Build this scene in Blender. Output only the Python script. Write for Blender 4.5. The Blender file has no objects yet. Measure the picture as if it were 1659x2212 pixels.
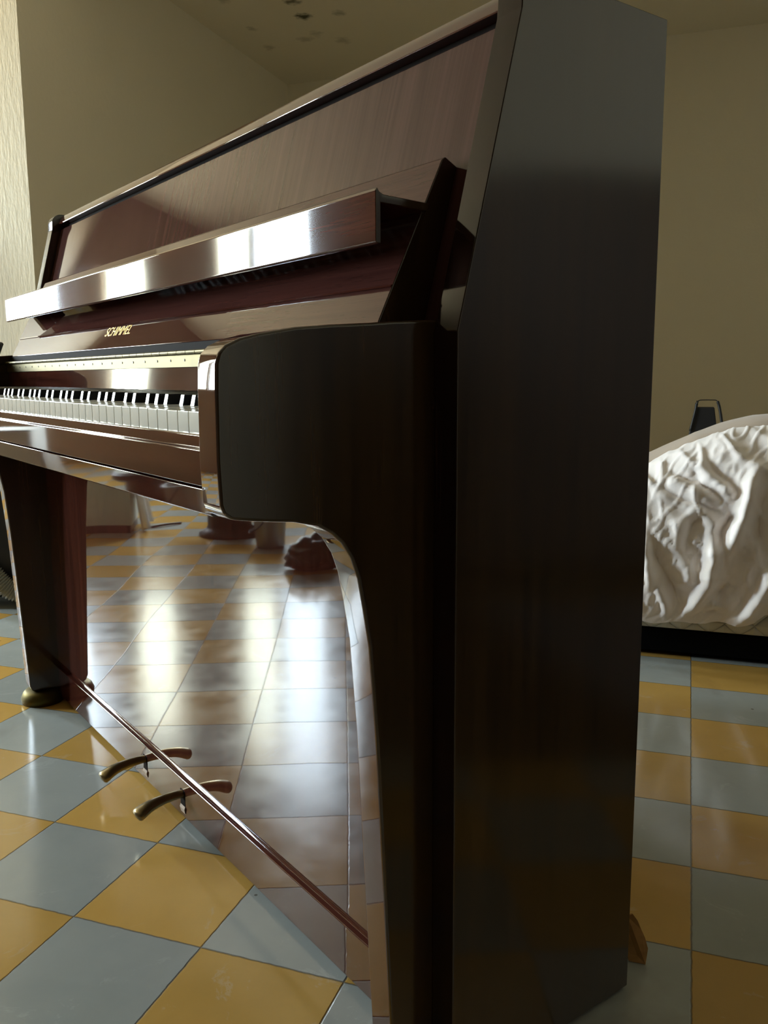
import bpy, bmesh, math, random
from mathutils import Vector, Matrix, noise
random.seed(7)
scene = bpy.context.scene
COL = scene.collection
PI = math.pi

# ------------------------------------------------------------------ helpers
def link(o, parent=None):
    COL.objects.link(o)
    if parent is not None:
        o.parent = parent
    return o

def mesh_obj(name, bm, mat, parent=None, smooth=False, bevel=0.0, seg=2, subd=0, lim=28):
    bmesh.ops.recalc_face_normals(bm, faces=bm.faces)
    me = bpy.data.meshes.new(name)
    bm.to_mesh(me); bm.free()
    if isinstance(mat, (list, tuple)):
        for m in mat: me.materials.append(m)
    else:
        me.materials.append(mat)
    if smooth:
        for p in me.polygons: p.use_smooth = True
    o = bpy.data.objects.new(name, me)
    link(o, parent)
    if bevel > 0:
        b = o.modifiers.new('bevel', 'BEVEL'); b.width = bevel; b.segments = seg
        b.limit_method = 'ANGLE'; b.angle_limit = math.radians(lim); b.harden_normals = False
        for p in me.polygons: p.use_smooth = True
        w = o.modifiers.new('wn', 'WEIGHTED_NORMAL'); w.keep_sharp = True; w.weight = 100
    if subd:
        s = o.modifiers.new('sub', 'SUBSURF'); s.levels = subd; s.render_levels = subd
    return o

def empty(name, loc, rz=0.0, parent=None):
    o = bpy.data.objects.new(name, None)
    o.empty_display_size = 0.1
    o.location = loc; o.rotation_euler = (0, 0, rz)
    return link(o, parent)

def tag(o, label=None, cat=None, group=None, kind=None):
    if label: o['label'] = label
    if cat: o['category'] = cat
    if group: o['group'] = group
    if kind: o['kind'] = kind
    return o

def box(bm, x0, x1, y0, y1, z0, z1):
    v = [bm.verts.new(p) for p in ((x0,y0,z0),(x1,y0,z0),(x1,y1,z0),(x0,y1,z0),(x0,y0,z1),(x1,y0,z1),(x1,y1,z1),(x0,y1,z1))]
    for f in ((0,3,2,1),(4,5,6,7),(0,1,5,4),(1,2,6,5),(2,3,7,6),(3,0,4,7)):
        bm.faces.new([v[i] for i in f])

def boxm(*a):
    bm = bmesh.new(); box(bm, *a); return bm

def extrude_x(bm, prof, x0, x1):
    a = [bm.verts.new((x0, y, z)) for y, z in prof]
    b = [bm.verts.new((x1, y, z)) for y, z in prof]
    n = len(prof)
    bm.faces.new(a); bm.faces.new(list(reversed(b)))
    for i in range(n):
        bm.faces.new((a[i], a[(i+1) % n], b[(i+1) % n], b[i]))

def prism(prof, x0, x1):
    bm = bmesh.new(); extrude_x(bm, prof, x0, x1); return bm

def extrude_z(bm, prof, z0, z1):
    a = [bm.verts.new((x, y, z0)) for x, y in prof]
    b = [bm.verts.new((x, y, z1)) for x, y in prof]
    n = len(prof)
    bm.faces.new(a); bm.faces.new(list(reversed(b)))
    for i in range(n):
        bm.faces.new((a[i], a[(i+1) % n], b[(i+1) % n], b[i]))

def lathe(bm, prof, cx, cy, n=40, sx=1.0, sy=1.0, cap=True):
    rings = []
    for r, z in prof:
        rings.append([bm.verts.new((cx + r*sx*math.cos(2*PI*i/n), cy + r*sy*math.sin(2*PI*i/n), z)) for i in range(n)])
    for k in range(len(rings)-1):
        for i in range(n):
            bm.faces.new((rings[k][i], rings[k][(i+1) % n], rings[k+1][(i+1) % n], rings[k+1][i]))
    if cap:
        bm.faces.new(rings[0]); bm.faces.new(list(reversed(rings[-1])))

def tube(bm, pts, rad, n=12, ellipse=1.0):
    pts = [Vector(p) for p in pts]
    rings = []
    for i, p in enumerate(pts):
        d = (pts[min(i+1, len(pts)-1)] - pts[max(i-1, 0)]).normalized()
        up = Vector((0, 0, 1)) if abs(d.z) < 0.95 else Vector((1, 0, 0))
        s = d.cross(up).normalized(); u = s.cross(d).normalized()
        r = rad[i] if isinstance(rad, (list, tuple)) else rad
        rw, rh = r if isinstance(r, tuple) else (r, r*ellipse)
        rings.append([bm.verts.new(p + s*rw*math.cos(2*PI*k/n) + u*rh*math.sin(2*PI*k/n)) for k in range(n)])
    for a, b in zip(rings, rings[1:]):
        for k in range(n):
            bm.faces.new((a[k], a[(k+1) % n], b[(k+1) % n], b[k]))
    bm.faces.new(rings[0]); bm.faces.new(list(reversed(rings[-1])))

def smooth_path(pts, n=8):
    out = []
    P = [Vector(p) for p in pts]
    for i in range(len(P)-1):
        p0 = P[max(i-1, 0)]; p1 = P[i]; p2 = P[i+1]; p3 = P[min(i+2, len(P)-1)]
        for k in range(n):
            t = k/n
            out.append(0.5*((2*p1)+(p2-p0)*t+(2*p0-5*p1+4*p2-p3)*t*t+(3*p1-p0-3*p2+p3)*t**3))
    out.append(P[-1])
    return out

# ------------------------------------------------------------------ materials
class NT:
    def __init__(self, name):
        self.m = bpy.data.materials.new(name); self.m.use_nodes = True
        self.t = self.m.node_tree; self.t.nodes.clear()
        self.out = self.t.nodes.new('ShaderNodeOutputMaterial')
    def n(self, typ, **kw):
        nd = self.t.nodes.new(typ)
        for k, v in kw.items():
            if k.startswith('i_'):
                nd.inputs[k[2:].replace('_', ' ')].default_value = v
            else:
                setattr(nd, k, v)
        return nd
    def l(self, a, b): self.t.links.new(a, b)
    def math(self, op, a, b=None, c=None):
        nd = self.t.nodes.new('ShaderNodeMath'); nd.operation = op
        for i, x in enumerate((a, b, c)):
            if x is None: continue
            if isinstance(x, (int, float)): nd.inputs[i].default_value = x
            else: self.l(x, nd.inputs[i])
        return nd.outputs[0]
    def mix(self, f, a, b, mode='MIX'):
        nd = self.t.nodes.new('ShaderNodeMix'); nd.data_type = 'RGBA'; nd.blend_type = mode
        for x, i in ((f, 0), (a, 6), (b, 7)):
            if isinstance(x, (int, float)): nd.inputs[i].default_value = x
            elif isinstance(x, tuple): nd.inputs[i].default_value = (*x, 1) if len(x) == 3 else x
            else: self.l(x, nd.inputs[i])
        return nd.outputs[2]
    def ramp(self, f, stops):
        nd = self.t.nodes.new('ShaderNodeValToRGB'); e = nd.color_ramp.elements
        while len(e) < len(stops): e.new(0.5)
        for el, (p, c) in zip(e, stops):
            el.position = p; el.color = (*c, 1) if len(c) == 3 else c
        self.l(f, nd.inputs[0]); return nd.outputs[0]
    def bsdf(self, **kw):
        b = self.t.nodes.new('ShaderNodeBsdfPrincipled')
        for k, v in kw.items():
            k = k.replace('_', ' ')
            if isinstance(v, (int, float)): b.inputs[k].default_value = v
            elif isinstance(v, tuple): b.inputs[k].default_value = (*v, 1) if len(v) == 3 else v
            else: self.l(v, b.inputs[k])
        self.l(b.outputs[0], self.out.inputs[0]); return b
    def coords(self, scale=(1, 1, 1), kind='Object'):
        tc = self.t.nodes.new('ShaderNodeTexCoord'); mp = self.t.nodes.new('ShaderNodeMapping')
        mp.inputs['Scale'].default_value = scale
        self.l(tc.outputs[kind], mp.inputs[0]); return mp.outputs[0]
    def noise(self, vec, scale, detail=3, rough=0.5, dist=0.0):
        nd = self.n('ShaderNodeTexNoise'); self.l(vec, nd.inputs['Vector'])
        nd.inputs['Scale'].default_value = scale; nd.inputs['Detail'].default_value = detail
        nd.inputs['Roughness'].default_value = rough; nd.inputs['Distortion'].default_value = dist
        return nd.outputs['Fac']
    def bump(self, h, strength, dist):
        nd = self.n('ShaderNodeBump'); self.l(h, nd.inputs['Height'])
        nd.inputs['Strength'].default_value = strength; nd.inputs['Distance'].default_value = dist
        return nd.outputs[0]

def lacquer(name, axis, dark=(0.030, 0.008, 0.006), light=(0.085, 0.024, 0.015), rough=0.025, coat_ior=2.25, coat=1.0, wob=0.0, base_rough=0.5, spec=0.0, pore=0.45, lean=0.0, tint=(1, 1, 1)):
    m = NT(name)
    sc = (60, 60, 60)
    sc = {'x': (1.2, 45, 45), 'z': (45, 45, 1.2), 'y': (45, 1.2, 45)}[axis]
    v = m.coords((1, 1, 1))
    vr = m.n('ShaderNodeVectorRotate', rotation_type='X_AXIS'); vr.inputs['Angle'].default_value = lean; m.l(v, vr.inputs[0])
    vm = m.n('ShaderNodeVectorMath', operation='MULTIPLY'); vm.inputs[1].default_value = sc; m.l(vr.outputs[0], vm.inputs[0]); v = vm.outputs[0]
    g = m.noise(v, 1.6, 6, 0.62, 0.35)
    g2 = m.noise(v, 7.0, 3, 0.6)
    c = m.ramp(m.math('ADD', m.math('MULTIPLY', g, 0.75), m.math('MULTIPLY', g2, 0.25)), [(0.33, dark), (0.66, light)])
    pores = m.noise(v, 14.0, 2, 0.7)
    c = m.mix(m.math('MULTIPLY', m.math('GREATER_THAN', pores, 0.66), pore), c, tuple(x*0.45 for x in dark))
    v2 = m.coords((1, 1, 1))
    scr = m.noise(v2, 160, 1, 0.5)
    r = m.math('ADD', rough, m.math('MULTIPLY', m.noise(v2, 9, 3), wob))
    bs = m.bsdf(Base_Color=c, Roughness=base_rough, Specular_IOR_Level=spec, Coat_Weight=coat, Coat_Roughness=r, Coat_IOR=coat_ior, Coat_Tint=tint)
    nb = m.bump(m.noise(v2, 3.0, 1), 0.05, 0.02)
    m.l(nb, bs.inputs['Coat Normal'])
    return m.m

WOOD_V = lacquer('mahogany_upright_grain', 'z')
WOOD_H = lacquer('mahogany_long_grain', 'x', coat_ior=1.62, wob=0.03)
WOOD_UP = lacquer('mahogany_upper_panel', 'z', coat=0.62, coat_ior=1.46, rough=0.05, pore=0.0, lean=math.atan(0.27), dark=(0.036,0.0145,0.0125), light=(0.078,0.034,0.029))
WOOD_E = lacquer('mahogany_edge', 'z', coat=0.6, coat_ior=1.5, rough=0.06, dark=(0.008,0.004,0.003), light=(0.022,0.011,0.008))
WOOD_F = lacquer('mahogany_fallboard', 'x', coat=0.65, coat_ior=1.5, rough=0.03, dark=(0.035,0.012,0.010), light=(0.085,0.030,0.024))
WOOD_S = lacquer('mahogany_satin_shaded', 'z', dark=(0.016, 0.0095, 0.0042), light=(0.048, 0.0275, 0.0105), tint=(1.0, 0.93, 0.80), rough=0.11, coat_ior=1.70, wob=0.06)  # satin mahogany, darkened in colour for faces turned away from the windows

def simple(name, col, rough=0.5, metal=0.0, spec=0.5, coat=0.0, var=0.0, vscale=8.0):
    m = NT(name)
    c = col
    if var:
        v = m.coords()
        c = m.mix(m.noise(v, vscale, 4), tuple(x*(1-var) for x in col), tuple(min(1, x*(1+var)) for x in col))
    m.bsdf(Base_Color=c, Roughness=rough, Metallic=metal, Specular_IOR_Level=spec, Coat_Weight=coat, Coat_Roughness=0.05)
    return m.m

BRASS = simple('aged_brass', (0.10, 0.076, 0.018), 0.5, 1.0, var=0.35, vscale=30)
BRASS_D = simple('tarnished_brass', (0.23, 0.18, 0.09), 0.3, 1.0, var=0.3, vscale=25)
GOLD = simple('gold_inlay', (0.75, 0.52, 0.14), 0.3, 0.8)
IVORY = simple('key_plastic_white', (0.82, 0.82, 0.74), 0.12, coat=0.4, var=0.04, vscale=20)
EBONY = simple('key_plastic_black', (0.012, 0.012, 0.013), 0.25)
DARK = simple('dark_recess', (0.012, 0.008, 0.006), 0.8, spec=0.06)
RAW = simple('chipped_raw_wood', (0.42, 0.33, 0.26), 0.8, var=0.3, vscale=60)
BLACK = simple('black_plastic', (0.012, 0.013, 0.016), 0.45)
BLACKWOOD = simple('black_stained_wood', (0.02, 0.016, 0.014), 0.4)
CORE = simple('frame_timber', (0.12, 0.07, 0.04), 0.6, var=0.3)
SCREW = simple('dark_screw', (0.05, 0.035, 0.02), 0.5, 0.7)

# plaster walls and ceiling
def plaster(name, col, bump=0.25, vs=(1, 1, 1), spots=None):
    m = NT(name)
    v = m.coords(vs)
    n1 = m.noise(v, 1.3, 4, 0.6); n2 = m.noise(v, 38, 4, 0.6)
    c = m.mix(m.math('MULTIPLY', n1, 0.5), col, tuple(x*0.86 for x in col))
    if spots:
        tc = m.n('ShaderNodeTexCoord')
        nz = m.n('ShaderNodeTexNoise'); m.l(tc.outputs['Object'], nz.inputs['Vector']); nz.inputs['Scale'].default_value = 22
        mask = None
        vadd = m.n('ShaderNodeVectorMath', operation='MULTIPLY_ADD'); m.l(nz.outputs['Color'], vadd.inputs[0])
        vadd.inputs[1].default_value = (0.09, 0.09, 0); vadd.inputs[2].default_value = (0, 0, 0)
        vs2 = m.n('ShaderNodeVectorMath', operation='ADD'); m.l(tc.outputs['Object'], vs2.inputs[0]); m.l(vadd.outputs[0], vs2.inputs[1])
        for (x, y, z, r, s) in spots:
            d = m.n('ShaderNodeVectorMath', operation='DISTANCE'); m.l(vs2.outputs[0], d.inputs[0])
            d.inputs[1].default_value = (x+0.045, y+0.045, z)
            k = m.n('ShaderNodeMapRange'); m.l(d.outputs['Value'], k.inputs[0])
            k.inputs[1].default_value = r; k.inputs[2].default_value = r*0.3; k.inputs[3].default_value = 0; k.inputs[4].default_value = s
            mask = k.outputs[0] if mask is None else m.math('MAXIMUM', mask, k.outputs[0])
        c = m.mix(mask, c, (0.05, 0.05, 0.015))
    b = m.bsdf(Base_Color=c, Roughness=0.75, Specular_IOR_Level=0.2)
    m.l(m.bump(n2, bump, 0.004), b.inputs['Normal'])
    return m.m
WALL = plaster('cream_plaster', (0.74, 0.69, 0.555))
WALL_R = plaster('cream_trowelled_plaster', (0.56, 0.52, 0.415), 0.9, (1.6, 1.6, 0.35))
H = 2.75
CEIL = plaster('ceiling_plaster_with_mould', (0.72, 0.68, 0.56), 0.2, spots=[
    (-1.405, 3.944, H, 0.055, 0.95), (-1.378, 3.745, H, 0.05, 0.8), (-1.76, 4.00, H, 0.04, 0.35), (-1.19, 3.976, H, 0.05, 0.45),
    (-1.333, 4.357, H, 0.06, 0.3), (-1.535, 4.26, H, 0.06, 0.3), (-1.44, 4.2, H, 0.05, 0.25), (-1.72, 3.6, H, 0.05, 0.4), (-1.8, 4.3, H, 0.05, 0.3)])

# cement tile floor : 20 cm yellow / grey checker with thin joints
def floor_mat():
    m = NT('cement_tiles')
    tc = m.n('ShaderNodeTexCoord')
    nz = m.n('ShaderNodeTexNoise'); m.l(tc.outputs['Object'], nz.inputs['Vector']); nz.inputs['Scale'].default_value = 60; nz.inputs['Detail'].default_value = 3
    off = m.n('ShaderNodeVectorMath', operation='MULTIPLY_ADD'); m.l(nz.outputs['Color'], off.inputs[0])
    off.inputs[1].default_value = (0.0024, 0.0024, 0); off.inputs[2].default_value = (-0.0012, -0.0012, 0)
    ad = m.n('ShaderNodeVectorMath', operation='ADD'); m.l(tc.outputs['Object'], ad.inputs[0]); m.l(off.outputs[0], ad.inputs[1])
    sp = m.n('ShaderNodeSeparateXYZ'); m.l(ad.outputs[0], sp.inputs[0])
    u = m.math('DIVIDE', sp.outputs[0], 0.2); w = m.math('DIVIDE', sp.outputs[1], 0.2)
    fu = m.math('FLOOR', u); fw = m.math('FLOOR', w)
    par = m.math('FLOORED_MODULO', m.math('ADD', fu, fw), 2.0)
    ru = m.math('SUBTRACT', u, fu); rw = m.math('SUBTRACT', w, fw)
    du = m.math('MINIMUM', ru, m.math('SUBTRACT', 1.0, ru)); dw = m.math('MINIMUM', rw, m.math('SUBTRACT', 1.0, rw))
    d = m.math('MINIMUM', du, dw)
    jn = m.n('ShaderNodeMapRange'); m.l(d, jn.inputs[0]); jn.inputs[1].default_value = 0.003; jn.inputs[2].default_value = 0.008
    jn.inputs[3].default_value = 1; jn.inputs[4].default_value = 0
    cid = m.n('ShaderNodeCombineXYZ'); m.l(fu, cid.inputs[0]); m.l(fw, cid.inputs[1])
    wn = m.n('ShaderNodeTexWhiteNoise', noise_dimensions='3D'); m.l(cid.outputs[0], wn.inputs['Vector'])
    big = m.noise(tc.outputs['Object'], 7, 5, 0.6, 0.4); fine = m.noise(tc.outputs['Object'], 90, 3, 0.6)
    yel = m.mix(big, (0.46, 0.27, 0.065), (0.60, 0.37, 0.10))
    gry = m.mix(big, (0.27, 0.295, 0.285), (0.385, 0.41, 0.39))
    c = m.mix(par, yel, gry)
    k = m.math('ADD', 0.86, m.math('MULTIPLY', wn.outputs['Value'], 0.24))
    c = m.mix(1.0, c, m.n('ShaderNodeCombineColor').outputs[0], 'MULTIPLY') if False else c
    hs = m.n('ShaderNodeHueSaturation'); m.l(c, hs.inputs['Color']); m.l(k, hs.inputs['Value'])
    c = hs.outputs[0]
    sc1 = m.noise(tc.outputs['Object'], 5.5, 6, 0.7, 2.2)
    c = m.mix(m.math('MULTIPLY', m.ramp(sc1, [(0.60, (0, 0, 0)), (0.66, (1, 1, 1)), (0.70, (0, 0, 0))]), 0.16), c, (0.62, 0.64, 0.62))
    # worn brown stains, small dark specks
    st = m.noise(tc.outputs['Object'], 2.3, 5, 0.65, 1.0)
    stm = m.ramp(st, [(0.60, (0, 0, 0)), (0.78, (1, 1, 1))])
    c = m.mix(m.math('MULTIPLY', stm, 0.35), c, (0.17, 0.10, 0.05))
    vo = m.n('ShaderNodeTexVoronoi'); m.l(tc.outputs['Object'], vo.inputs['Vector']); vo.inputs['Scale'].default_value = 9
    spk = m.math('LESS_THAN', vo.outputs['Distance'], 0.028)
    c = m.mix(m.math('MULTIPLY', spk, 0.7), c, (0.06, 0.045, 0.03))
    c = m.mix(m.math('MULTIPLY', jn.outputs[0], 0.75), c, (0.075, 0.062, 0.048))
    rg = m.math('ADD', 0.08, m.math('MULTIPLY', m.noise(tc.outputs['Object'], 14, 4, 0.6), 0.16))
    b = m.bsdf(Base_Color=c, Roughness=rg, Specular_IOR_Level=0.85)
    h = m.math('ADD', m.math('MULTIPLY', jn.outputs[0], -1.0), m.math('MULTIPLY', fine, 0.08))
    m.l(m.bump(h, 0.5, 0.0012), b.inputs['Normal'])
    return m.m
FLOOR = floor_mat()

def cloth(name, col, bump=0.15):
    m = NT(name)
    v = m.coords()
    b = m.bsdf(Base_Color=m.mix(m.noise(v, 5, 4), col, tuple(x*0.93 for x in col)), Roughness=0.8, Specular_IOR_Level=0.2, Sheen_Weight=0.3)
    m.l(m.bump(m.noise(v, 45, 4, 0.6, 0.5), bump, 0.004), b.inputs['Normal'])
    return m.m
DUVET = cloth('pale_cotton', (0.93, 0.87, 0.84), 0.2)
WHITE = cloth('white_cotton', (0.85, 0.85, 0.83))
def quilt():
    m = NT('quilted_mattress_cloth')
    tc = m.n('ShaderNodeTexCoord'); sp = m.n('ShaderNodeSeparateXYZ'); m.l(tc.outputs['Object'], sp.inputs[0])
    a = m.math('PINGPONG', m.math('ADD', sp.outputs[0], sp.outputs[2]), 0.035)
    bb = m.math('PINGPONG', m.math('SUBTRACT', sp.outputs[0], sp.outputs[2]), 0.035)
    h = m.math('POWER', m.math('MULTIPLY', m.math('MINIMUM', a, bb), 28.0), 0.5)
    b = m.bsdf(Base_Color=(0.66, 0.64, 0.56), Roughness=0.8, Specular_IOR_Level=0.2)
    m.l(m.bump(h, 1.0, 0.012), b.inputs['Normal'])
    return m.m
QUILT = quilt()

# ------------------------------------------------------------------ room
def struct(name, bm, mat, **k):
    o = mesh_obj(name, bm, mat, **k); o['kind'] = 'structure'; return o
XW, XE, YS, YN = -4.6, 3.2, -2.3, 4.97
bm = boxm(XW-0.2, XE+0.2, YS-0.2, YN+0.2, -0.1, 0.0)
struct('floor', bm, FLOOR)
struct('ceiling', boxm(XW-0.2, XE+0.2, YS-0.2, YN+0.2, H, H+0.1), CEIL)
struct('wall_back', boxm(-2.0, XE+0.2, YN, YN+0.2, 0, H), WALL)
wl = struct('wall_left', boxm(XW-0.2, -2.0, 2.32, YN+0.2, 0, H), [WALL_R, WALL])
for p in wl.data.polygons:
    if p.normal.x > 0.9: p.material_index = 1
struct('wall_right', boxm(XE, XE+0.2, YS, YN, 0, H), WALL)
struct('wall_front', boxm(XW-0.2, XE+0.2, YS-0.2, YS, 0, H), plaster('bounce_cut_plaster', (0.12, 0.085, 0.06)))  # unseen wall, coloured dark to cut bounce light on the near floor
WINS = [(0.13, 0.485, 0.78, 2.35), (0.515, 0.76, 0.78, 2.05), (1.22, 1.51, 0.82, 1.90), (1.80, 2.18, 0.80, 2.2)]
bm = bmesh.new()
ys = sorted(WINS)
cur = YS
for (a, b, z0, z1) in ys:
    box(bm, XW-0.2, XW, cur, a, 0, H)
    box(bm, XW-0.2, XW, a, b, 0, z0); box(bm, XW-0.2, XW, a, b, z1, H)
    cur = b
box(bm, XW-0.2, XW, cur, 2.32, 0, H)
WALL_W = plaster('backlit_shade_plaster', (0.30, 0.23, 0.17))  # brown tone stands in for the backlit shade of the window wall
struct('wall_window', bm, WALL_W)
FRAME = simple('white_window_paint', (0.75, 0.74, 0.68), 0.4)
gm = NT('window_glass')
gt = gm.n('ShaderNodeBsdfTransparent'); gg = gm.n('ShaderNodeBsdfGlossy'); gg.inputs['Roughness'].default_value = 0.02
mx = gm.n('ShaderNodeMixShader'); mx.inputs[0].default_value = 0.06
gm.l(gt.outputs[0], mx.inputs[1]); gm.l(gg.outputs[0], mx.inputs[2]); gm.l(mx.outputs[0], gm.out.inputs[0])
GLASS = gm.m
gm2 = NT('amber_glass')
gt = gm2.n('ShaderNodeBsdfTransparent'); gt.inputs[0].default_value = (0.80, 0.76, 0.66, 1); gg = gm2.n('ShaderNodeBsdfGlossy'); gg.inputs['Roughness'].default_value = 0.02
mx = gm2.n('ShaderNodeMixShader'); mx.inputs[0].default_value = 0.06
gm2.l(gt.outputs[0], mx.inputs[1]); gm2.l(gg.outputs[0], mx.inputs[2]); gm2.l(mx.outputs[0], gm2.out.inputs[0])
for i, (a, b, z0, z1) in enumerate(ys):
    bm = bmesh.new(); t = 0.03; x0, x1 = XW-0.12, XW-0.08
    box(bm, x0, x1, a, a+t, z0, z1); box(bm, x0, x1, b-t, b, z0, z1)
    box(bm, x0, x1, a+t, b-t, z0, z0+t); box(bm, x0, x1, a+t, b-t, z1-t, z1)
    w = struct('window_%d' % (i+1), bm, FRAME, bevel=0.003)
    mesh_obj('window_pane', boxm(XW-0.103, XW-0.098, a+t, b-t, z0+t, z1-t), gm2.m if i in (1, 2) else GLASS, parent=w)
    L = bpy.data.lights.new('daylight_portal', 'AREA'); L.shape = 'RECTANGLE'; L.size = b-a; L.size_y = z1-z0
    L.cycles.is_portal = True
    lo = bpy.data.objects.new('daylight_portal', L); link(lo)
    lo.location = (XW-0.21, (a+b)/2, (z0+z1)/2)
    lo.rotation_euler = (0, -PI/2, 0)
    L.size, L.size_y = z1-z0, b-a

# ------------------------------------------------------------------ piano
TH = math.radians(-34.0466)
piano = empty('upright_piano', (0.5792, -0.1173, 0.0), TH)
tag(piano, 'glossy mahogany upright piano with its keyboard open, standing on yellow and grey tiles', 'piano')
XR, XL, TS = 0.0, -1.452, 0.032
YB = 0.264
def side_prof():
    p = [(-0.015, 0.004), (-0.015, 0.770), (0.0575, 1.050)]
    cx, cz, r = 0.0790, 1.0640, 0.021
    for a in range(165, 89, -15):
        p.append((cx + r*math.cos(math.radians(a)), cz + r*math.sin(math.radians(a))))
    p += [(YB, 1.085), (YB, 0.004)]
    return p
for a, b in ((XR-TS, XR), (XL, XL+TS)):
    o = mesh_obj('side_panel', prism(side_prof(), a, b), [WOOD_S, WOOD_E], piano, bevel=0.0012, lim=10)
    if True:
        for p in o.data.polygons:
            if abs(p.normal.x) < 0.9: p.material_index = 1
mesh_obj('back_frame', prism([(YB-0.02, 0.02), (YB-0.02, 1.07), (YB-0.002, 1.07), (YB-0.002, 0.02)], XL+TS, -TS), CORE, piano)
# arms that run down into the tapering legs
def arc(cx, cz, r, a0, a1, n=6):
    return [(cx + r*math.cos(math.radians(a0+(a1-a0)*i/n)), cz + r*math.sin(math.radians(a0+(a1-a0)*i/n))) for i in range(n+1)]
armp = [(0.010, 0.7820), (-0.0152, 0.7815), (-0.060, 0.7790), (-0.0862, 0.7767), (-0.125, 0.7742), (-0.1598, 0.7712), (-0.1935, 0.7655), (-0.210, 0.7615), (-0.2225, 0.7560), (-0.2285, 0.7500), (-0.2312, 0.742),
        (-0.2322, 0.719), (-0.2328, 0.666), (-0.2314, 0.6315), (-0.2290, 0.6245), (-0.2225, 0.6195), (-0.1984, 0.6155), (-0.165, 0.6115), (-0.1412, 0.6054), (-0.128, 0.5975), (-0.1178, 0.5880), (-0.108, 0.573), (-0.1011, 0.5540),
        (-0.0955, 0.525), (-0.0893, 0.4881), (-0.0823, 0.3976), (-0.0754, 0.2551), (-0.0680, 0.10), (-0.0655, 0.045), (-0.0610, 0.034), (-0.0540, 0.030), (0.010, 0.030)]
AX0, AX1 = -0.067, -0.032
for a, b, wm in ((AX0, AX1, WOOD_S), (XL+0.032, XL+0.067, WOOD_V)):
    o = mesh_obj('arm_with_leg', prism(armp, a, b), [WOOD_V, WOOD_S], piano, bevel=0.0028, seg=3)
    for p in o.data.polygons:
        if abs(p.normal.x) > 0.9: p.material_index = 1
    bm = bmesh.new()
    lathe(bm, [(0.020, 0.0305), (0.034, 0.0303), (0.041, 0.024), (0.046, 0.012), (0.044, 0.0)], (a+b)/2, -0.036, 40)
    o = mesh_obj('foot', bm, BRASS, piano, smooth=True); o['label'] = 'domed brass foot'
# lower front
IL, IR = XL+TS, -TS
mesh_obj('lower_panel', boxm(IL, IR, 0.0, 0.018, 0.0915, 0.625), WOOD_V, piano, bevel=0.0015)
mesh_obj('bottom_rail', boxm(IL, IR, -0.002, 0.02, 0.010, 0.0785), WOOD_V, piano, bevel=0.0015)
mp = [(0.010, 0.0785), (-0.0045, 0.0785), (-0.0055, 0.0795), (-0.0045, 0.0806), (0.0010, 0.0822), (0.0035, 0.0850), (0.0040, 0.0880), (0.0015, 0.0900), (-0.0012, 0.0908), (-0.0012, 0.0918), (0.001, 0.0925), (0.010, 0.0925)]
mesh_obj('moulding', prism(mp, IL, IR), WOOD_H, piano, bevel=0.0006)
# keybed and key slip
mesh_obj('keybed', boxm(XL+0.067, AX0, -0.205, 0.02, 0.622, 0.655), WOOD_H, piano, bevel=0.001)
sl = [(-0.200, 0.650), (-0.200, 0.684), (-0.2165, 0.6838), (-0.2180, 0.6828), (-0.2180, 0.6728), (-0.2245, 0.6722), (-0.2250, 0.6712), (-0.2250, 0.6420), (-0.218, 0.640), (-0.218, 0.650)]
mesh_obj('key_slip', prism(sl, XL+0.067, AX0), WOOD_H, piano, bevel=0.0005, seg=2)
lw = [(-0.202, 0.6398), (-0.2246, 0.6398), (-0.2250, 0.6393), (-0.2236, 0.6190), (-0.2215, 0.6175), (-0.202, 0.6175)]
mesh_obj('lower_slip', prism(lw, XL+0.067, AX0), WOOD_H, piano, bevel=0.0005, seg=2)
# keys
KX0 = -0.1145
KW = 0.0235
N = 52
kz0, kz1 = 0.681, 0.7025
names = ['A', 'B', 'C', 'D', 'E', 'F', 'G']
black_c = []
for i in range(N-1):
    nm = names[i % 7]
    if nm in 'ACDFG':
        shift = {'C': -0.0022, 'D': 0.0022, 'F': -0.003, 'G': 0.0, 'A': 0.003}[nm]
        black_c.append((i, -1.328 + KW*(i+1) + shift))
bset = dict(black_c)
HB = 0.0064
for i in range(N):
    x0 = -1.328 + KW*i + 0.0005; x1 = x0 + KW - 0.001
    tl, tr = x0, x1
    if i-1 in bset: tl = max(x0, bset[i-1] + HB)
    if i in bset: tr = min(x1, bset[i] - HB)
    pr = [(x0, -0.2125), (x1, -0.2125), (x1, -0.1630), (tr, -0.1630), (tr, -0.064), (tl, -0.064), (tl, -0.1630), (x0, -0.1630)]
    q = []
    for p in pr:
        if not q or (abs(p[0]-q[-1][0]) > 1e-6 or abs(p[1]-q[-1][1]) > 1e-6): q.append(p)
    bm = bmesh.new(); extrude_z(bm, q, kz0 + random.uniform(-0.0003, 0.0003), kz1 + random.uniform(-0.0003, 0.0003))
    mesh_obj('white_key', bm, IVORY, piano, bevel=0.0007, seg=1)
for i, cx in black_c:
    bm = bmesh.new()
    a = [(cx-0.0056, -0.1600, kz1-0.012), (cx+0.0056, -0.1600, kz1-0.012), (cx+0.0056, -0.064, kz1-0.012), (cx-0.0056, -0.064, kz1-0.012)]
    b = [(cx-0.0046, -0.1545, kz1+0.0115), (cx+0.0046, -0.1545, kz1+0.0115), (cx+0.0046, -0.064, kz1+0.0125), (cx-0.0046, -0.064, kz1+0.0125)]
    va = [bm.verts.new(p) for p in a]; vb = [bm.verts.new(p) for p in b]
    bm.faces.new(va); bm.faces.new(vb)
    for k in range(4): bm.faces.new((va[k], va[(k+1) % 4], vb[(k+1) % 4], vb[k]))
    mesh_obj('black_key', bm, EBONY, piano, bevel=0.0008, seg=2)
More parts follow.
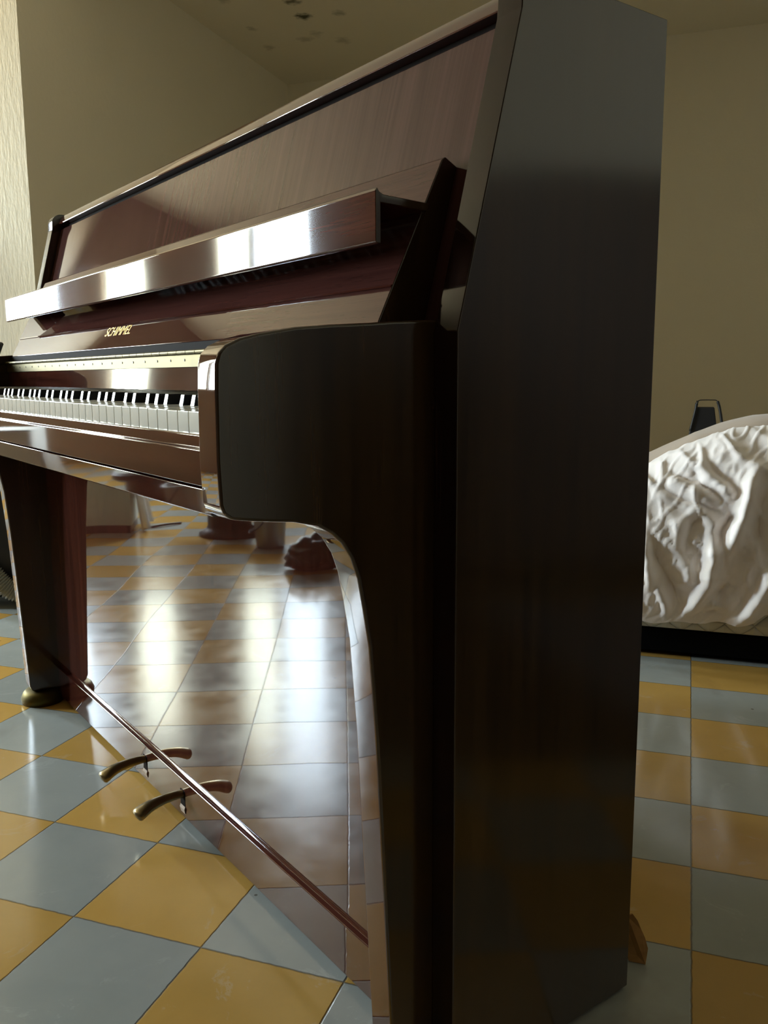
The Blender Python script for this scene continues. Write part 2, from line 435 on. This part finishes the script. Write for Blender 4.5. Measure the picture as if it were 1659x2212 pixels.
for a, b in ((XL+0.0675, -1.3295), (-0.1045, AX0-0.0005)):
    mesh_obj('key_block', prism([(-0.2125, 0.6815), (-0.2125, 0.7), (-0.205, 0.708), (-0.064, 0.708), (-0.064, 0.6815)], a, b), WOOD_H, piano, bevel=0.001)
mesh_obj('key_frame', boxm(XL+0.0675, AX0-0.0005, -0.198, -0.062, 0.6555, 0.6805), DARK, piano)
# board behind the keys, hinge, fallboard
mesh_obj('name_rail', prism([(-0.0660, 0.690), (-0.0610, 0.7655), (-0.050, 0.7655), (-0.050, 0.690)], XL+0.0675, AX0-0.0005), WOOD_H, piano, bevel=0.001)
bm = boxm(XL+0.068, AX0-0.001, -0.0645, -0.0621, 0.7440, 0.7605)
hinge = mesh_obj('hinge', bm, BRASS, piano, bevel=0.0004); hinge['label'] = 'long brass hinge'
bm = bmesh.new()
x = XL+0.070
while x < AX0-0.03:
    tube(bm, [(x, -0.0655, 0.7625), (x+0.0268, -0.0655, 0.7625)], 0.0030, 10); x += 0.0280
mesh_obj('hinge_barrel', bm, BRASS, hinge, smooth=False)
x = -0.110
while x > XL+0.08:
    bm = bmesh.new(); lathe(bm, [(0.0016, -0.0002), (0.0016, 0.0006)], 0, 0, 10)
    s = mesh_obj('screw', bm, SCREW, hinge); s.rotation_euler = (PI/2, 0, 0); s.location = (x, -0.0645, 0.7530); x -= 0.0450
FK = 0.5
def fy(z): return -0.0535 + FK*(z-0.776)
fb = [(fy(0.776), 0.776), (fy(0.932), 0.932), (fy(0.932)+0.004, 0.9345), (0.049, 0.924), (0.0225, 0.790), (0.015, 0.776)]
FB = mesh_obj('fallboard', prism(fb, XL+0.068, AX0-0.001), WOOD_F, piano, bevel=0.0012)
def ends(o):
    o.data.materials.append(WOOD_S)
    for p in o.data.polygons:
        if p.normal.x > 0.9: p.material_index = 1
ends(FB)
mesh_obj('hinge_rail', boxm(XL+0.068, AX0-0.001, -0.054, -0.02, 0.7656, 0.7758), DARK, piano)
# raised line across the fallboard
mesh_obj('inlay_strip', prism([(fy(0.8125)-0.0012, 0.8125), (fy(0.8145)-0.0012, 0.8145), (fy(0.8145)+0.0005, 0.8145), (fy(0.8125)+0.0005, 0.8125)], XL+0.069, AX0-0.002), WOOD_H, FB)
# lettering
cu = bpy.data.curves.new('lettering', 'FONT'); cu.body = 'SCHIMMEL'; cu.shear = 0.28; cu.extrude = 0.01; cu.space_character = 0.95
tmp = bpy.data.objects.new('lettering_src', cu); COL.objects.link(tmp)
bpy.context.view_layer.update()
me = bpy.data.meshes.new_from_object(tmp.evaluated_get(bpy.context.evaluated_depsgraph_get()))
bpy.data.objects.remove(tmp)
xs = [v.co.x for v in me.vertices]; ysn = [v.co.y for v in me.vertices]
x0, x1, y0, y1 = min(xs), max(xs), min(ysn), max(ysn)
sx, sy = 0.112/(x1-x0), 0.0155/(y1-y0)
ang = math.atan(FK)
for v in me.vertices:
    lx = (v.co.x-x0)*sx - 0.828; t = (v.co.y-y0)*sy; e = 0.0004 if v.co.z > 0 else -0.0002
    z = 0.7965 + t*math.cos(ang); y = fy(0.7965) + t*math.sin(ang)
    v.co = Vector((lx, y - e*math.cos(ang), z + e*math.sin(ang)))
me.materials.clear(); me.materials.append(GOLD)
lt = bpy.data.objects.new('lettering', me); link(lt, FB); lt['label'] = 'gold maker name lettering'
# folded music shelf across the fallboard
shx0, shx1 = XL+0.066, -0.0600
ms = [(-0.0565, 0.8480), (-0.0590, 0.8495), (-0.0590, 0.8935), (-0.0570, 0.8960), (-0.0545, 0.8925), (-0.050, 0.8905), (fy(0.889)+0.001, 0.8885), (fy(0.881)+0.001, 0.8810), (-0.0530, 0.8830), (-0.0530, 0.8480)]
ends(mesh_obj('music_shelf', prism(ms, shx0, shx1), WOOD_H, piano, bevel=0.0010, seg=2))
mesh_obj('shelf_pivot', boxm(XL+0.10, XL+0.125, -0.046, fy(0.862)+0.001, 0.856, 0.8805), BRASS_D, piano, bevel=0.002)
# upper front panel (leaning), lid
K = 0.27
def uy(z, rec): return -0.0144 + rec + K*(z-0.776)
REC = 0.016
up = [(uy(0.70, REC), 0.70), (uy(1.0530, REC), 1.0530), (uy(1.0530, REC)+0.016, 1.0530), (uy(0.70, REC)+0.016, 0.70)]
mesh_obj('upper_panel', prism(up, IL, IR), WOOD_UP, piano, bevel=0.0012)
mesh_obj('panel_gap', prism([(uy(1.0530, REC)+0.008, 1.0531), (uy(1.06, REC)+0.008, 1.0620), (uy(1.06, REC)+0.02, 1.0620), (uy(1.053, REC)+0.016, 1.0531)], IL, IR), DARK, piano)
lid = [(uy(1.0620, REC)-0.008, 1.0622), (uy(1.064, REC)-0.009, 1.0640), (uy(1.072, REC)-0.007, 1.0720), (uy(1.08, REC)-0.003, 1.0805), (uy(1.0845, REC)+0.003, 1.0845), (YB, 1.0845), (YB, 1.0622)]
mesh_obj('lid', prism(lid, IL, IR), WOOD_H, piano, bevel=0.0012, seg=3)
# pedals with slots in the bottom rail
for k, px_ in enumerate((-0.857, -0.692)):
    pts = smooth_path([(px_, 0.010, 0.0500), (px_, -0.012, 0.0515), (px_, -0.035, 0.0510), (px_, -0.058, 0.0470), (px_, -0.073, 0.0410), (px_, -0.083, 0.0360)], 5)
    n = len(pts); rad = []
    for i in range(n):
        t = i/(n-1)
        w_ = 0.0070 + 0.0078*max(0, min(1, (t-0.25)/0.55))**1.3
        h_ = 0.0062 + 0.0045*t
        if t > 0.88:
            s = math.sqrt(max(0.02, 1-((t-0.88)/0.121)**2)); w_ *= s; h_ *= s
        rad.append((w_, h_))
    bm = bmesh.new(); tube(bm, pts, rad, 16)
    mesh_obj('pedal', bm, BRASS_D, piano, smooth=True)
    bm = boxm(px_-0.0085, px_+0.0085, -0.0026, -0.0015, 0.026, 0.058)
    s = mesh_obj('pedal_slot', bm, DARK, piano)
    bm = bmesh.new(); extrude_x(bm, [(-0.0027, 0.018), (-0.0045, 0.0265), (-0.0027, 0.031)], px_-0.009, px_+0.009)
    o = mesh_obj('slot_liner', bm, RAW, s)

# ------------------------------------------------------------------ bed
BX0, BX1, BY0, BY1 = 0.32, 2.10, 1.40, 3.25
bed = mesh_obj('mattress', boxm(BX0, BX1, BY0, BY1, 0.074, 0.27), QUILT, bevel=0.03, seg=5)
tag(bed, 'pale quilted mattress on a low base behind the piano', 'mattress')
base = empty('bed_base', ((BX0+BX1)/2, (BY0+BY1)/2, 0)); tag(base, 'low bed base, its front blackened as the shade under the quilted mattress', 'bed base')
def rel(a): return (a[0]-base.location.x, a[1]-base.location.x, a[2]-base.location.y, a[3]-base.location.y, a[4], a[5])
mesh_obj('frame', boxm(*rel((BX0+0.04, BX1-0.04, BY0+0.018, BY1-0.05, 0.012, 0.073))), simple('underbed_shade_black', (0.004, 0.004, 0.004), 0.9, spec=0.05), base, bevel=0.003)  # black front stands in for the shadow under the mattress
for x in (BX0+0.12, BX1-0.18):
    for y in (BY0+0.30, BY1-0.18):
        mesh_obj('leg', boxm(*rel((x, x+0.06, y, y+0.06, 0.0, 0.012))), BLACKWOOD, base)

def sst(a, b, x):
    t = max(0, min(1, (x-a)/(b-a))); return t*t*(3-2*t)
def interp(tab, x):
    if x <= tab[0][0]: return tab[0][1]
    for (a, b), (c, d) in zip(tab, tab[1:]):
        if x <= c: return b+(d-b)*(x-a)/(c-a)
    return tab[-1][1]
crest = [(0.32, 0.30), (0.50, 0.40), (0.669, 0.499), (0.732, 0.531), (0.804, 0.565), (0.88, 0.592), (0.955, 0.602), (1.1, 0.60), (1.4, 0.56), (2.1, 0.36)]
backc = [(0.32, 0.32), (0.50, 0.42), (0.66, 0.487), (0.784, 0.553), (0.864, 0.581), (0.949, 0.603), (1.1, 0.62), (1.4, 0.60), (2.1, 0.40)]
ridges = [  # (polyline in x,z on the front drape, amplitude, width)
    ([(0.818,0.394),(0.833,0.34),(0.837,0.276),(0.828,0.22),(0.797,0.16),(0.759,0.117),(0.726,0.106)], 0.040, 0.017),
    ([(0.945,0.52),(0.924,0.49),(0.912,0.438),(0.899,0.386),(0.888,0.352),(0.869,0.302),(0.853,0.277)], 0.045, 0.016),
    ([(1.02,0.30),(0.968,0.243),(0.952,0.203),(0.927,0.158),(0.911,0.135),(0.877,0.121)], 0.045, 0.015),
    ([(0.70,0.22),(0.73,0.164),(0.735,0.138),(0.726,0.108)], 0.022, 0.010),
    ([(0.675,0.353),(0.680,0.288),(0.695,0.223),(0.688,0.183)], 0.022, 0.012),
    ([(0.790,0.500),(0.830,0.474),(0.868,0.440),(0.885,0.415)], 0.020, 0.014),
    ([(0.69,0.470),(0.75,0.455),(0.80,0.435),(0.86,0.405)], 0.018, 0.009),
    ([(0.68,0.445),(0.72,0.430),(0.78,0.412),(0.82,0.398)], 0.014, 0.007),
    ([(0.74,0.345),(0.79,0.395),(0.815,0.40)], 0.012, 0.012),
    ([(0.75,0.29),(0.78,0.25),(0.80,0.20)], 0.012, 0.014),
    ([(1.06,0.50),(1.05,0.40),(1.07,0.28),(1.05,0.16)], 0.04, 0.025),
    ([(1.22,0.52),(1.25,0.38),(1.22,0.22)], 0.04, 0.03),
    ([(0.714,0.486),(0.75,0.478),(0.791,0.463),(0.831,0.448),(0.859,0.419)], -0.016, 0.006),
    ([(0.677,0.453),(0.716,0.439),(0.761,0.422),(0.813,0.407),(0.878,0.395)], -0.018, 0.006),
    ([(0.779,0.50),(0.796,0.474),(0.804,0.461)], -0.014, 0.007),
    ([(0.808,0.512),(0.838,0.488),(0.868,0.468),(0.886,0.448),(0.884,0.427)], -0.018, 0.008),
    ([(0.688,0.341),(0.705,0.279),(0.729,0.236),(0.751,0.194),(0.761,0.162),(0.749,0.143)], -0.028, 0.013),
    ([(0.899,0.398),(0.869,0.376),(0.855,0.35),(0.853,0.303)], -0.030, 0.012),
    ([(0.81,0.386),(0.787,0.368),(0.777,0.326),(0.758,0.304)], -0.016, 0.012),
    ([(0.951,0.471),(0.94,0.408),(0.94,0.346),(0.954,0.288)], -0.025, 0.015),
    ([(0.885,0.24),(0.868,0.20),(0.845,0.168)], -0.030, 0.018),
    ([(0.787,0.12),(0.826,0.143),(0.875,0.15)], -0.014, 0.010),
]
def pdist(x, z, pl):
    best = 9; acc = 0.0; bs = 0.0
    for (a, b), (c, d) in zip(pl, pl[1:]):
        dx, dz = c-a, d-b; L2 = dx*dx+dz*dz
        t = max(0, min(1, ((x-a)*dx+(z-b)*dz)/L2))
        q = math.hypot(x-a-t*dx, z-b-t*dz)
        if q < best: best = q; bs = acc + t*math.sqrt(L2)
        acc += math.sqrt(L2)
    f_ = bs/acc
    return best, min(1, 3.2*f_+0.05, 3.2*(1-f_)+0.05)
def section(x):
    h = interp(crest, x); hb = interp(backc, x)
    hem = 0.103 + 0.012*sst(0.68, 0.88, x) + 0.035*sst(0.9, 1.0, x)*(1-sst(1.05, 1.2, x)) + 0.004*math.sin(x*60)
    k = (h-hem)
    pts = [(1.372, hem), (1.362, hem+0.10*k), (1.352, hem+0.30*k), (1.355, hem+0.52*k), (1.372, hem+0.72*k), (1.405, hem+0.88*k), (1.455, hem+0.975*k), (1.515, h), (1.60, h-0.014), (1.70, h-0.03),
           (1.76, h-0.07), (1.79, max(0.29, h-0.14)), (1.80, max(0.282, h-0.22)), (1.80, 0.280)]
    return smooth_path([(0, a, b) for a, b in pts], 13)
NX = 230
bm = bmesh.new(); rows = []
for i in range(NX+1):
    s = i/NX
    x = 0.34 + 0.30*s/0.2 if s < 0.2 else (0.64 + 0.42*(s-0.2)/0.6 if s < 0.8 else 1.06 + 1.02*(s-0.8)/0.2)
    sec = section(x); row = []
    for j, p in enumerate(sec):
        d = (sec[min(j+1, len(sec)-1)]-sec[max(j-1, 0)]).normalized(); nrm = Vector((0, -d.z, d.y))
        z = p.z; disp = 0
        if p.y < 1.56:
            for pl, amp, w in ridges:
                if w < 0.010: w *= 1.7
                q, tp = pdist(x, z, pl)
                if q < 3*w: disp += amp*tp*0.85*math.exp(-(q/w)**2)*(1-sst(1.385, 1.46, p.y))
            f = sst(0.10, 0.16, z)
        else: f = 1
        nn = noise.noise(Vector((x*9, p.y*9, z*9)))*0.010 + noise.noise(Vector((x*22, p.y*18, z*22)))*0.0045
        rd = 1-abs(noise.noise(Vector((x*15+z*9, z*8-x*3, 1.3))))*2.2
        nn += 0.010*max(0, rd)**3*(1-sst(1.40, 1.50, p.y)) + 0.004*max(0, 1-abs(noise.noise(Vector((x*34-z*20, z*22, 5.1))))*2.4)**3
        e = sst(0.34, 0.42, x)*(1-sst(2.0, 2.07, x))
        q = Vector((x, p.y, z)) + nrm*(disp + nn)*(0.35+0.65*f)
        q.z = 0.276 + (q.z-0.276)*e if q.y > 1.40 else q.z
        if q.y > 1.41: q.z = max(q.z, 0.2775)
        elif q.z < 0.30 and q.y > BY0-0.006: q.y = BY0-0.006
        row.append(bm.verts.new(q))
    rows.append(row)
for a, b in zip(rows, rows[1:]):
    for j in range(len(a)-1):
        bm.faces.new((a[j], a[j+1], b[j+1], b[j]))
dv = mesh_obj('duvet', bm, DUVET, smooth=True)
so = dv.modifiers.new('solid', 'SOLIDIFY'); so.thickness = 0.003; so.offset = 1
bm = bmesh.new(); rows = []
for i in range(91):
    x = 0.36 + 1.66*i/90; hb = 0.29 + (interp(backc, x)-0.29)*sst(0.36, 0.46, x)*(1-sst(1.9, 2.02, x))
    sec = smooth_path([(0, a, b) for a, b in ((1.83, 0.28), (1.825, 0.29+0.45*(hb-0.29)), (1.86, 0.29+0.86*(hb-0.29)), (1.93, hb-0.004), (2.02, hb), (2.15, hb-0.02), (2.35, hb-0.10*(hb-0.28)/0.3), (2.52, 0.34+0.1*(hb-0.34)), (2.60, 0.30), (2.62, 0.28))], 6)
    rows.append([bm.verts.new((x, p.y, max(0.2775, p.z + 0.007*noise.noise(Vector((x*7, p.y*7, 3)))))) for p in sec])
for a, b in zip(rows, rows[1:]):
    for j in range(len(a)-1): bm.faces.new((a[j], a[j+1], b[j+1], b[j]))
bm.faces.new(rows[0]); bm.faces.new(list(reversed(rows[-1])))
bl = mesh_obj('bedding_heap', bm, cloth('tan_bedding_cloth', (0.46, 0.37, 0.29)), smooth=True)  # back hump of the bedding, a separate mesh in darker tan
tag(bl, 'tan heap of bedding behind the pale duvet', 'bedding_heap')
tag(dv, 'rumpled pale pink-white duvet heaped over the mattress behind the piano', 'duvet')

# black tapered lantern with a loop handle, standing on the bed behind the heap
lan = empty('lantern', (0.84, 3.05, 0.270)); tag(lan, 'small black tapered lantern with a loop handle behind the heaped duvet', 'lantern')
bm = bmesh.new()
a = [bm.verts.new(p) for p in ((-0.112, -0.03, 0), (0.075, -0.03, 0), (0.075, 0.09, 0), (-0.112, 0.09, 0))]
b = [bm.verts.new(p) for p in ((-0.049, 0.0, 0.320), (0.026, 0.0, 0.320), (0.026, 0.07, 0.320), (-0.049, 0.07, 0.320))]
bm.faces.new(a); bm.faces.new(b)
for k in range(4): bm.faces.new((a[k], a[(k+1) % 4], b[(k+1) % 4], b[k]))
mesh_obj('body', bm, BLACK, lan, bevel=0.004, seg=3)
bm = bmesh.new(); hp = smooth_path([(-0.066, -0.012, 0.22), (-0.050, -0.004, 0.30), (-0.045, 0, 0.338), (-0.036, 0, 0.349), (-0.020, 0, 0.351), (0.018, 0, 0.351), (0.032, 0, 0.349), (0.040, 0, 0.338), (0.050, -0.004, 0.30), (0.068, -0.010, 0.20), (0.100, -0.015, 0.02)], 5)
tube(bm, hp, [0.0060 if p.z < 0.345 else 0.0020 for p in hp], 8)
mesh_obj('handle', bm, BLACK, lan, smooth=True)

# torn scrap leaning against the back corner of the piano
bm = bmesh.new()
pr = [(0.0, 0.0), (0.020, 0.0), (0.022, 0.018), (0.018, 0.030), (0.013, 0.040), (0.008, 0.052), (0.002, 0.060), (-0.004, 0.055), (-0.006, 0.02)]
fa = [bm.verts.new((x, 0.010*z/0.06 + 0.004*math.sin(z*60), z)) for x, z in pr]
fb_ = [bm.verts.new((x-0.0010, 0.010*z/0.06 + 0.004*math.sin(z*60)+0.0016, z)) for x, z in pr]
bm.faces.new(fa); bm.faces.new(list(reversed(fb_)))
for k in range(len(pr)): bm.faces.new((fa[k], fa[(k+1) % len(pr)], fb_[(k+1) % len(pr)], fb_[k]))
sc_ = mesh_obj('cardboard_scrap', bm, simple('brown_card', (0.42, 0.22, 0.07), 0.8, var=0.4, vscale=70))
sc_.location = (0.726, 0.152, 0.0005)
tag(sc_, 'torn brown scrap standing on the grey tile at the back corner of the piano', 'scrap')

# ------------------------------------------------------------------ left background: vacuum cleaner with ribbed hose
vac = empty('vacuum_cleaner', (-1.42, 1.36, 0)); tag(vac, 'black vacuum cleaner with a ribbed grey hose beyond the far piano leg', 'vacuum cleaner')
bm = bmesh.new(); lathe(bm, [(0.10, 0.02), (0.15, 0.04), (0.16, 0.20), (0.15, 0.36), (0.11, 0.45), (0.05, 0.48)], 0, 0, 32)
mesh_obj('body', bm, BLACK, vac, smooth=True)
for wy in (-0.12, 0.12):
    bm = bmesh.new(); tube(bm, [(-0.02, wy, 0.035), (0.02, wy, 0.035)], 0.035, 20)
    mesh_obj('wheel', bm, BLACK, vac)
bm = bmesh.new()
hp = smooth_path([(-0.02, -0.05, 0.44), (0.05, -0.14, 0.40), (0.06, -0.17, 0.30), (0.09, -0.16, 0.20), (0.13, -0.14, 0.12), (0.175, -0.11, 0.060), (0.22, -0.05, 0.045), (0.24, 0.03, 0.045)], 40)
tube(bm, hp, [0.029 + 0.0035*math.sin(i*PI/2+0.4) for i in range(len(hp))], 16)
o = mesh_obj('hose', bm, simple('grey_ribbed_plastic', (0.20, 0.205, 0.18), 0.3), vac, smooth=True); o['label'] = 'grey ribbed hose'
bm = bmesh.new(); tube(bm, [(-0.01, 0.0, 0.47), (0.08, -0.06, 0.70), (0.203, -0.11, 0.835)], 0.007, 12)
mesh_obj('handle', bm, BLACK, vac, smooth=True)

# ------------------------------------------------------------------ things in front of the piano that its panels reflect
cab = empty('side_cabinet', (-2.86, 1.17, 0), math.radians(-6)); tag(cab, 'low white side cabinet mirrored at the left of the lower piano panel', 'cabinet')
CW = simple('white_painted_wood', (0.62, 0.66, 0.62), 0.45)
mesh_obj('body', boxm(-0.15, 0.13, -0.14, 0.14, 0.035, 0.50), CW, cab, bevel=0.004)
mesh_obj('plinth', boxm(-0.145, 0.135, -0.135, 0.135, 0.0, 0.035), BLACKWOOD, cab)
bm = bmesh.new()
n = 24; top = []; bot = []
for i in range(n+1):
    t = i/n; y = -0.205 - 0.012*math.sin(t*19); x = -0.13 + 0.28*t
    top.append(bm.verts.new((x, -0.150, 0.505))); bot.append(bm.verts.new((x+0.02, y, 0.01+0.012*math.sin(t*9))))
mid = [bm.verts.new((x_.co.x, -0.158-0.006*math.sin(i*0.8), 0.28)) for i, x_ in enumerate(top)]
bk = [bm.verts.new((x_.co.x, 0.10, 0.506)) for x_ in top]
for A_, B_ in ((bk, top), (top, mid), (mid, bot)):
    for i in range(n): bm.faces.new((A_[i], A_[i+1], B_[i+1], B_[i]))
cl = mesh_obj('cloth', bm, WHITE, smooth=True); cl.location = cab.location; cl.rotation_euler = cab.rotation_euler
so = cl.modifiers.new('solid', 'SOLIDIFY'); so.thickness = 0.002
tag(cl, 'white cloth hanging over the right side of the low white cabinet', 'cloth')
st = empty('floor_stool', (-2.66, 0.545, 0)); tag(st, 'low round black stool mirrored under the keyboard', 'stool')
bm = bmesh.new(); lathe(bm, [(0.15, 0.0), (0.15, 0.012), (0.11, 0.03), (0.10, 0.05), (0.10, 0.15), (0.12, 0.16)], 0, 0, 36)
mesh_obj('base', bm, BLACKWOOD, st, smooth=True)
bm = bmesh.new(); lathe(bm, [(0.14, 0.16), (0.155, 0.17), (0.155, 0.19), (0.14, 0.20)], 0, 0, 48)
mesh_obj('seat', bm, BLACK, st)
pl = empty('metal_bucket', (-2.36, 0.335, 0)); tag(pl, 'small grey metal bucket mirrored beside the low round stool', 'bucket')
bm = bmesh.new(); lathe(bm, [(0.058, 0.0), (0.062, 0.01), (0.070, 0.15), (0.073, 0.155), (0.073, 0.16), (0.067, 0.16), (0.058, 0.02)], 0, 0, 36)
mesh_obj('body', bm, simple('zinc', (0.35, 0.37, 0.38), 0.4, 0.8, var=0.2), pl, smooth=True)
bm = bmesh.new(); tube(bm, smooth_path([(0.070, 0, 0.152), (0.10, 0.03, 0.11), (0.06, 0.075, 0.07), (-0.04, 0.085, 0.07), (-0.070, 0.0, 0.152)], 6), 0.003, 8)
mesh_obj('handle', bm, BLACK, pl, smooth=True)
sd = bmesh.new(); tube(sd, smooth_path([(-2.87, 0.95, 0.006), (-2.90, 0.90, 0.009), (-2.95, 0.84, 0.006)], 5), 0.006, 8)
tag(mesh_obj('stick', sd, BLACKWOOD, smooth=True), 'short dark stick lying on the tiles near the white cabinet', 'stick')
bg_ = empty('bag', (-1.90, 0.135, 0), 0.3); tag(bg_, 'crumpled black bag with a loop handle mirrored inside the curve of the near leg', 'bag')
bm = bmesh.new(); bmesh.ops.create_icosphere(bm, subdivisions=4, radius=1.0)
for v in bm.verts:
    c = v.co.copy(); k = 1 + 0.28*noise.noise(c*2.2) + 0.10*noise.noise(c*6)
    v.co = Vector((c.x*0.09*k, c.y*0.085*k*(1.15-0.3*c.z), max(0.001, 0.058 + c.z*0.072*k)))
mesh_obj('body', bm, BLACKWOOD, bg_, smooth=True)
bm = bmesh.new(); tube(bm, smooth_path([(0.0, -0.05, 0.08), (0.0, -0.10, 0.13), (0.0, -0.13, 0.10), (0.0, -0.13, 0.03), (0.0, -0.09, 0.012)], 8), 0.010, 10)
mesh_obj('handle', bm, BLACKWOOD, bg_, smooth=True)
bk_ = empty('blocker_bookcase', (-3.12, 2.195, 0)); tag(bk_, 'shallow pale shelving added out of view to shade the lower trowelled wall', 'blocker_bookcase')  # added out of view to block window light from the lower wall
PB = simple('pale_wood', (0.45, 0.34, 0.20), 0.5, var=0.2)
for x in (-0.38, 0.36): mesh_obj('side_panel', boxm(x, x+0.02, -0.12, 0.12, 0, 1.38), PB, bk_, bevel=0.001)
for z in (0.06, 0.40, 0.72, 1.04, 1.36): mesh_obj('shelf', boxm(-0.36, 0.36, -0.12, 0.12, z, z+0.02), PB, bk_)
mesh_obj('back_panel', boxm(-0.36, 0.36, 0.105, 0.119, 0.08, 1.36), PB, bk_)
rg_ = mesh_obj('darkening_rug', boxm(1.35, 2.45, -1.6, 1.2, 0.0005, 0.008), cloth('darkening_rug_pile', (0.03, 0.022, 0.018)))  # added out of view to darken the low reflection in the near side
tag(rg_, 'dark brown mat added out of view to darken the side panel reflection', 'darkening_rug')
# dark furniture on the right side of the room (mirrored dimly in the near side of the piano)
wd = empty('sideboard', (2.85, 0.9, 0)); tag(wd, 'dark brown wooden sideboard standing against the right wall', 'sideboard')
DB = simple('dark_brown_wood', (0.05, 0.03, 0.018), 0.5, var=0.3)
mesh_obj('carcass', boxm(-0.30, 0.30, -1.3, 1.3, 0.12, 1.35), DB, wd, bevel=0.005)
for k in range(4):
    d_ = mesh_obj('door', boxm(-0.318, -0.3005, -1.28+0.645*k, -1.28+0.645*k+0.625, 0.15, 1.32), DB, wd, bevel=0.004)
    kb = bmesh.new(); tube(kb, [(-0.319, -1.24+0.645*k, 0.75), (-0.345, -1.24+0.645*k, 0.75)], 0.014, 14)
    mesh_obj('knob', kb, DB, d_)
for x in (-0.26, 0.22):
    for y in (-1.25, 1.19):
        mesh_obj('leg', boxm(x, x+0.05, y, y+0.06, 0.0, 0.12), DB, wd)

wr = empty('blocker_wardrobe', (1.75, -1.95, 0)); tag(wr, 'tall dark cupboard added out of view to cut bounce onto the near floor', 'blocker_wardrobe')  # added behind the camera to soak up light near the right-hand floor
mesh_obj('carcass', boxm(-0.75, 0.75, -0.30, 0.28, 0.05, 2.10), DB, wr, bevel=0.005)
mesh_obj('plinth', boxm(-0.73, 0.73, -0.28, 0.25, 0.0, 0.05), DB, wr)
for k in range(3):
    d_ = mesh_obj('door', boxm(-0.74+0.495*k, -0.74+0.495*k+0.485, 0.2805, 0.30, 0.08, 2.07), DB, wr, bevel=0.004)
    kb = bmesh.new(); tube(kb, [(-0.74+0.495*k+0.44, 0.3005, 1.05), (-0.74+0.495*k+0.44, 0.325, 1.05)], 0.013, 14)
    mesh_obj('knob', kb, DB, d_)

# ------------------------------------------------------------------ world: daylight outside the windows
w = bpy.data.worlds.new('World'); scene.world = w; w.use_nodes = True
nt = w.node_tree; bg = nt.nodes['Background']
tc = nt.nodes.new('ShaderNodeTexCoord'); sp = nt.nodes.new('ShaderNodeSeparateXYZ'); rp = nt.nodes.new('ShaderNodeValToRGB')
mr = nt.nodes.new('ShaderNodeMapRange'); mr.inputs[1].default_value = -1; mr.inputs[2].default_value = 1
nt.links.new(tc.outputs['Generated'], sp.inputs[0]); nt.links.new(sp.outputs[2], mr.inputs[0]); nt.links.new(mr.outputs[0], rp.inputs[0])
e = rp.color_ramp.elements
e[0].position = 0.30; e[0].color = (0.50, 0.47, 0.38, 1)
e[1].position = 0.56; e[1].color = (0.74, 0.89, 1.0, 1)
nt.links.new(rp.outputs[0], bg.inputs[0])
bg.inputs[1].default_value = 165.0

# ------------------------------------------------------------------ camera
cd = bpy.data.cameras.new('camera'); cam = bpy.data.objects.new('camera', cd); link(cam)
yaw, pitch, roll = -0.339567988, -0.15720729, -0.00623072
f = Vector((math.sin(yaw)*math.cos(pitch), math.cos(yaw)*math.cos(pitch), math.sin(pitch)))
r = Vector((math.cos(yaw), -math.sin(yaw), 0)); u = r.cross(f)
c_, s_ = math.cos(roll), math.sin(roll)
R_ = c_*r + s_*u; U_ = -s_*r + c_*u
M = Matrix((R_, U_, -f)).transposed().to_4x4()
M.translation = Vector((0.76547, -0.87706, 0.73192))
cam.matrix_world = M
cd.sensor_fit = 'VERTICAL'; cd.sensor_height = 36.0; cd.lens = 1859.362/2212*36.0
cd.clip_start = 0.02; cd.clip_end = 100
scene.camera = cam

vs = scene.view_settings
vs.view_transform = 'Standard'; vs.look = 'None'; vs.gamma = 1.0; vs.use_curve_mapping = False
vs.exposure = -0.1
cy = scene.cycles
cy.use_denoising = True
cy.max_bounces = 10; cy.diffuse_bounces = 6; cy.glossy_bounces = 6; cy.transparent_max_bounces = 8
cy.sample_clamp_indirect = 8.0
cy.caustics_reflective = False; cy.caustics_refractive = False
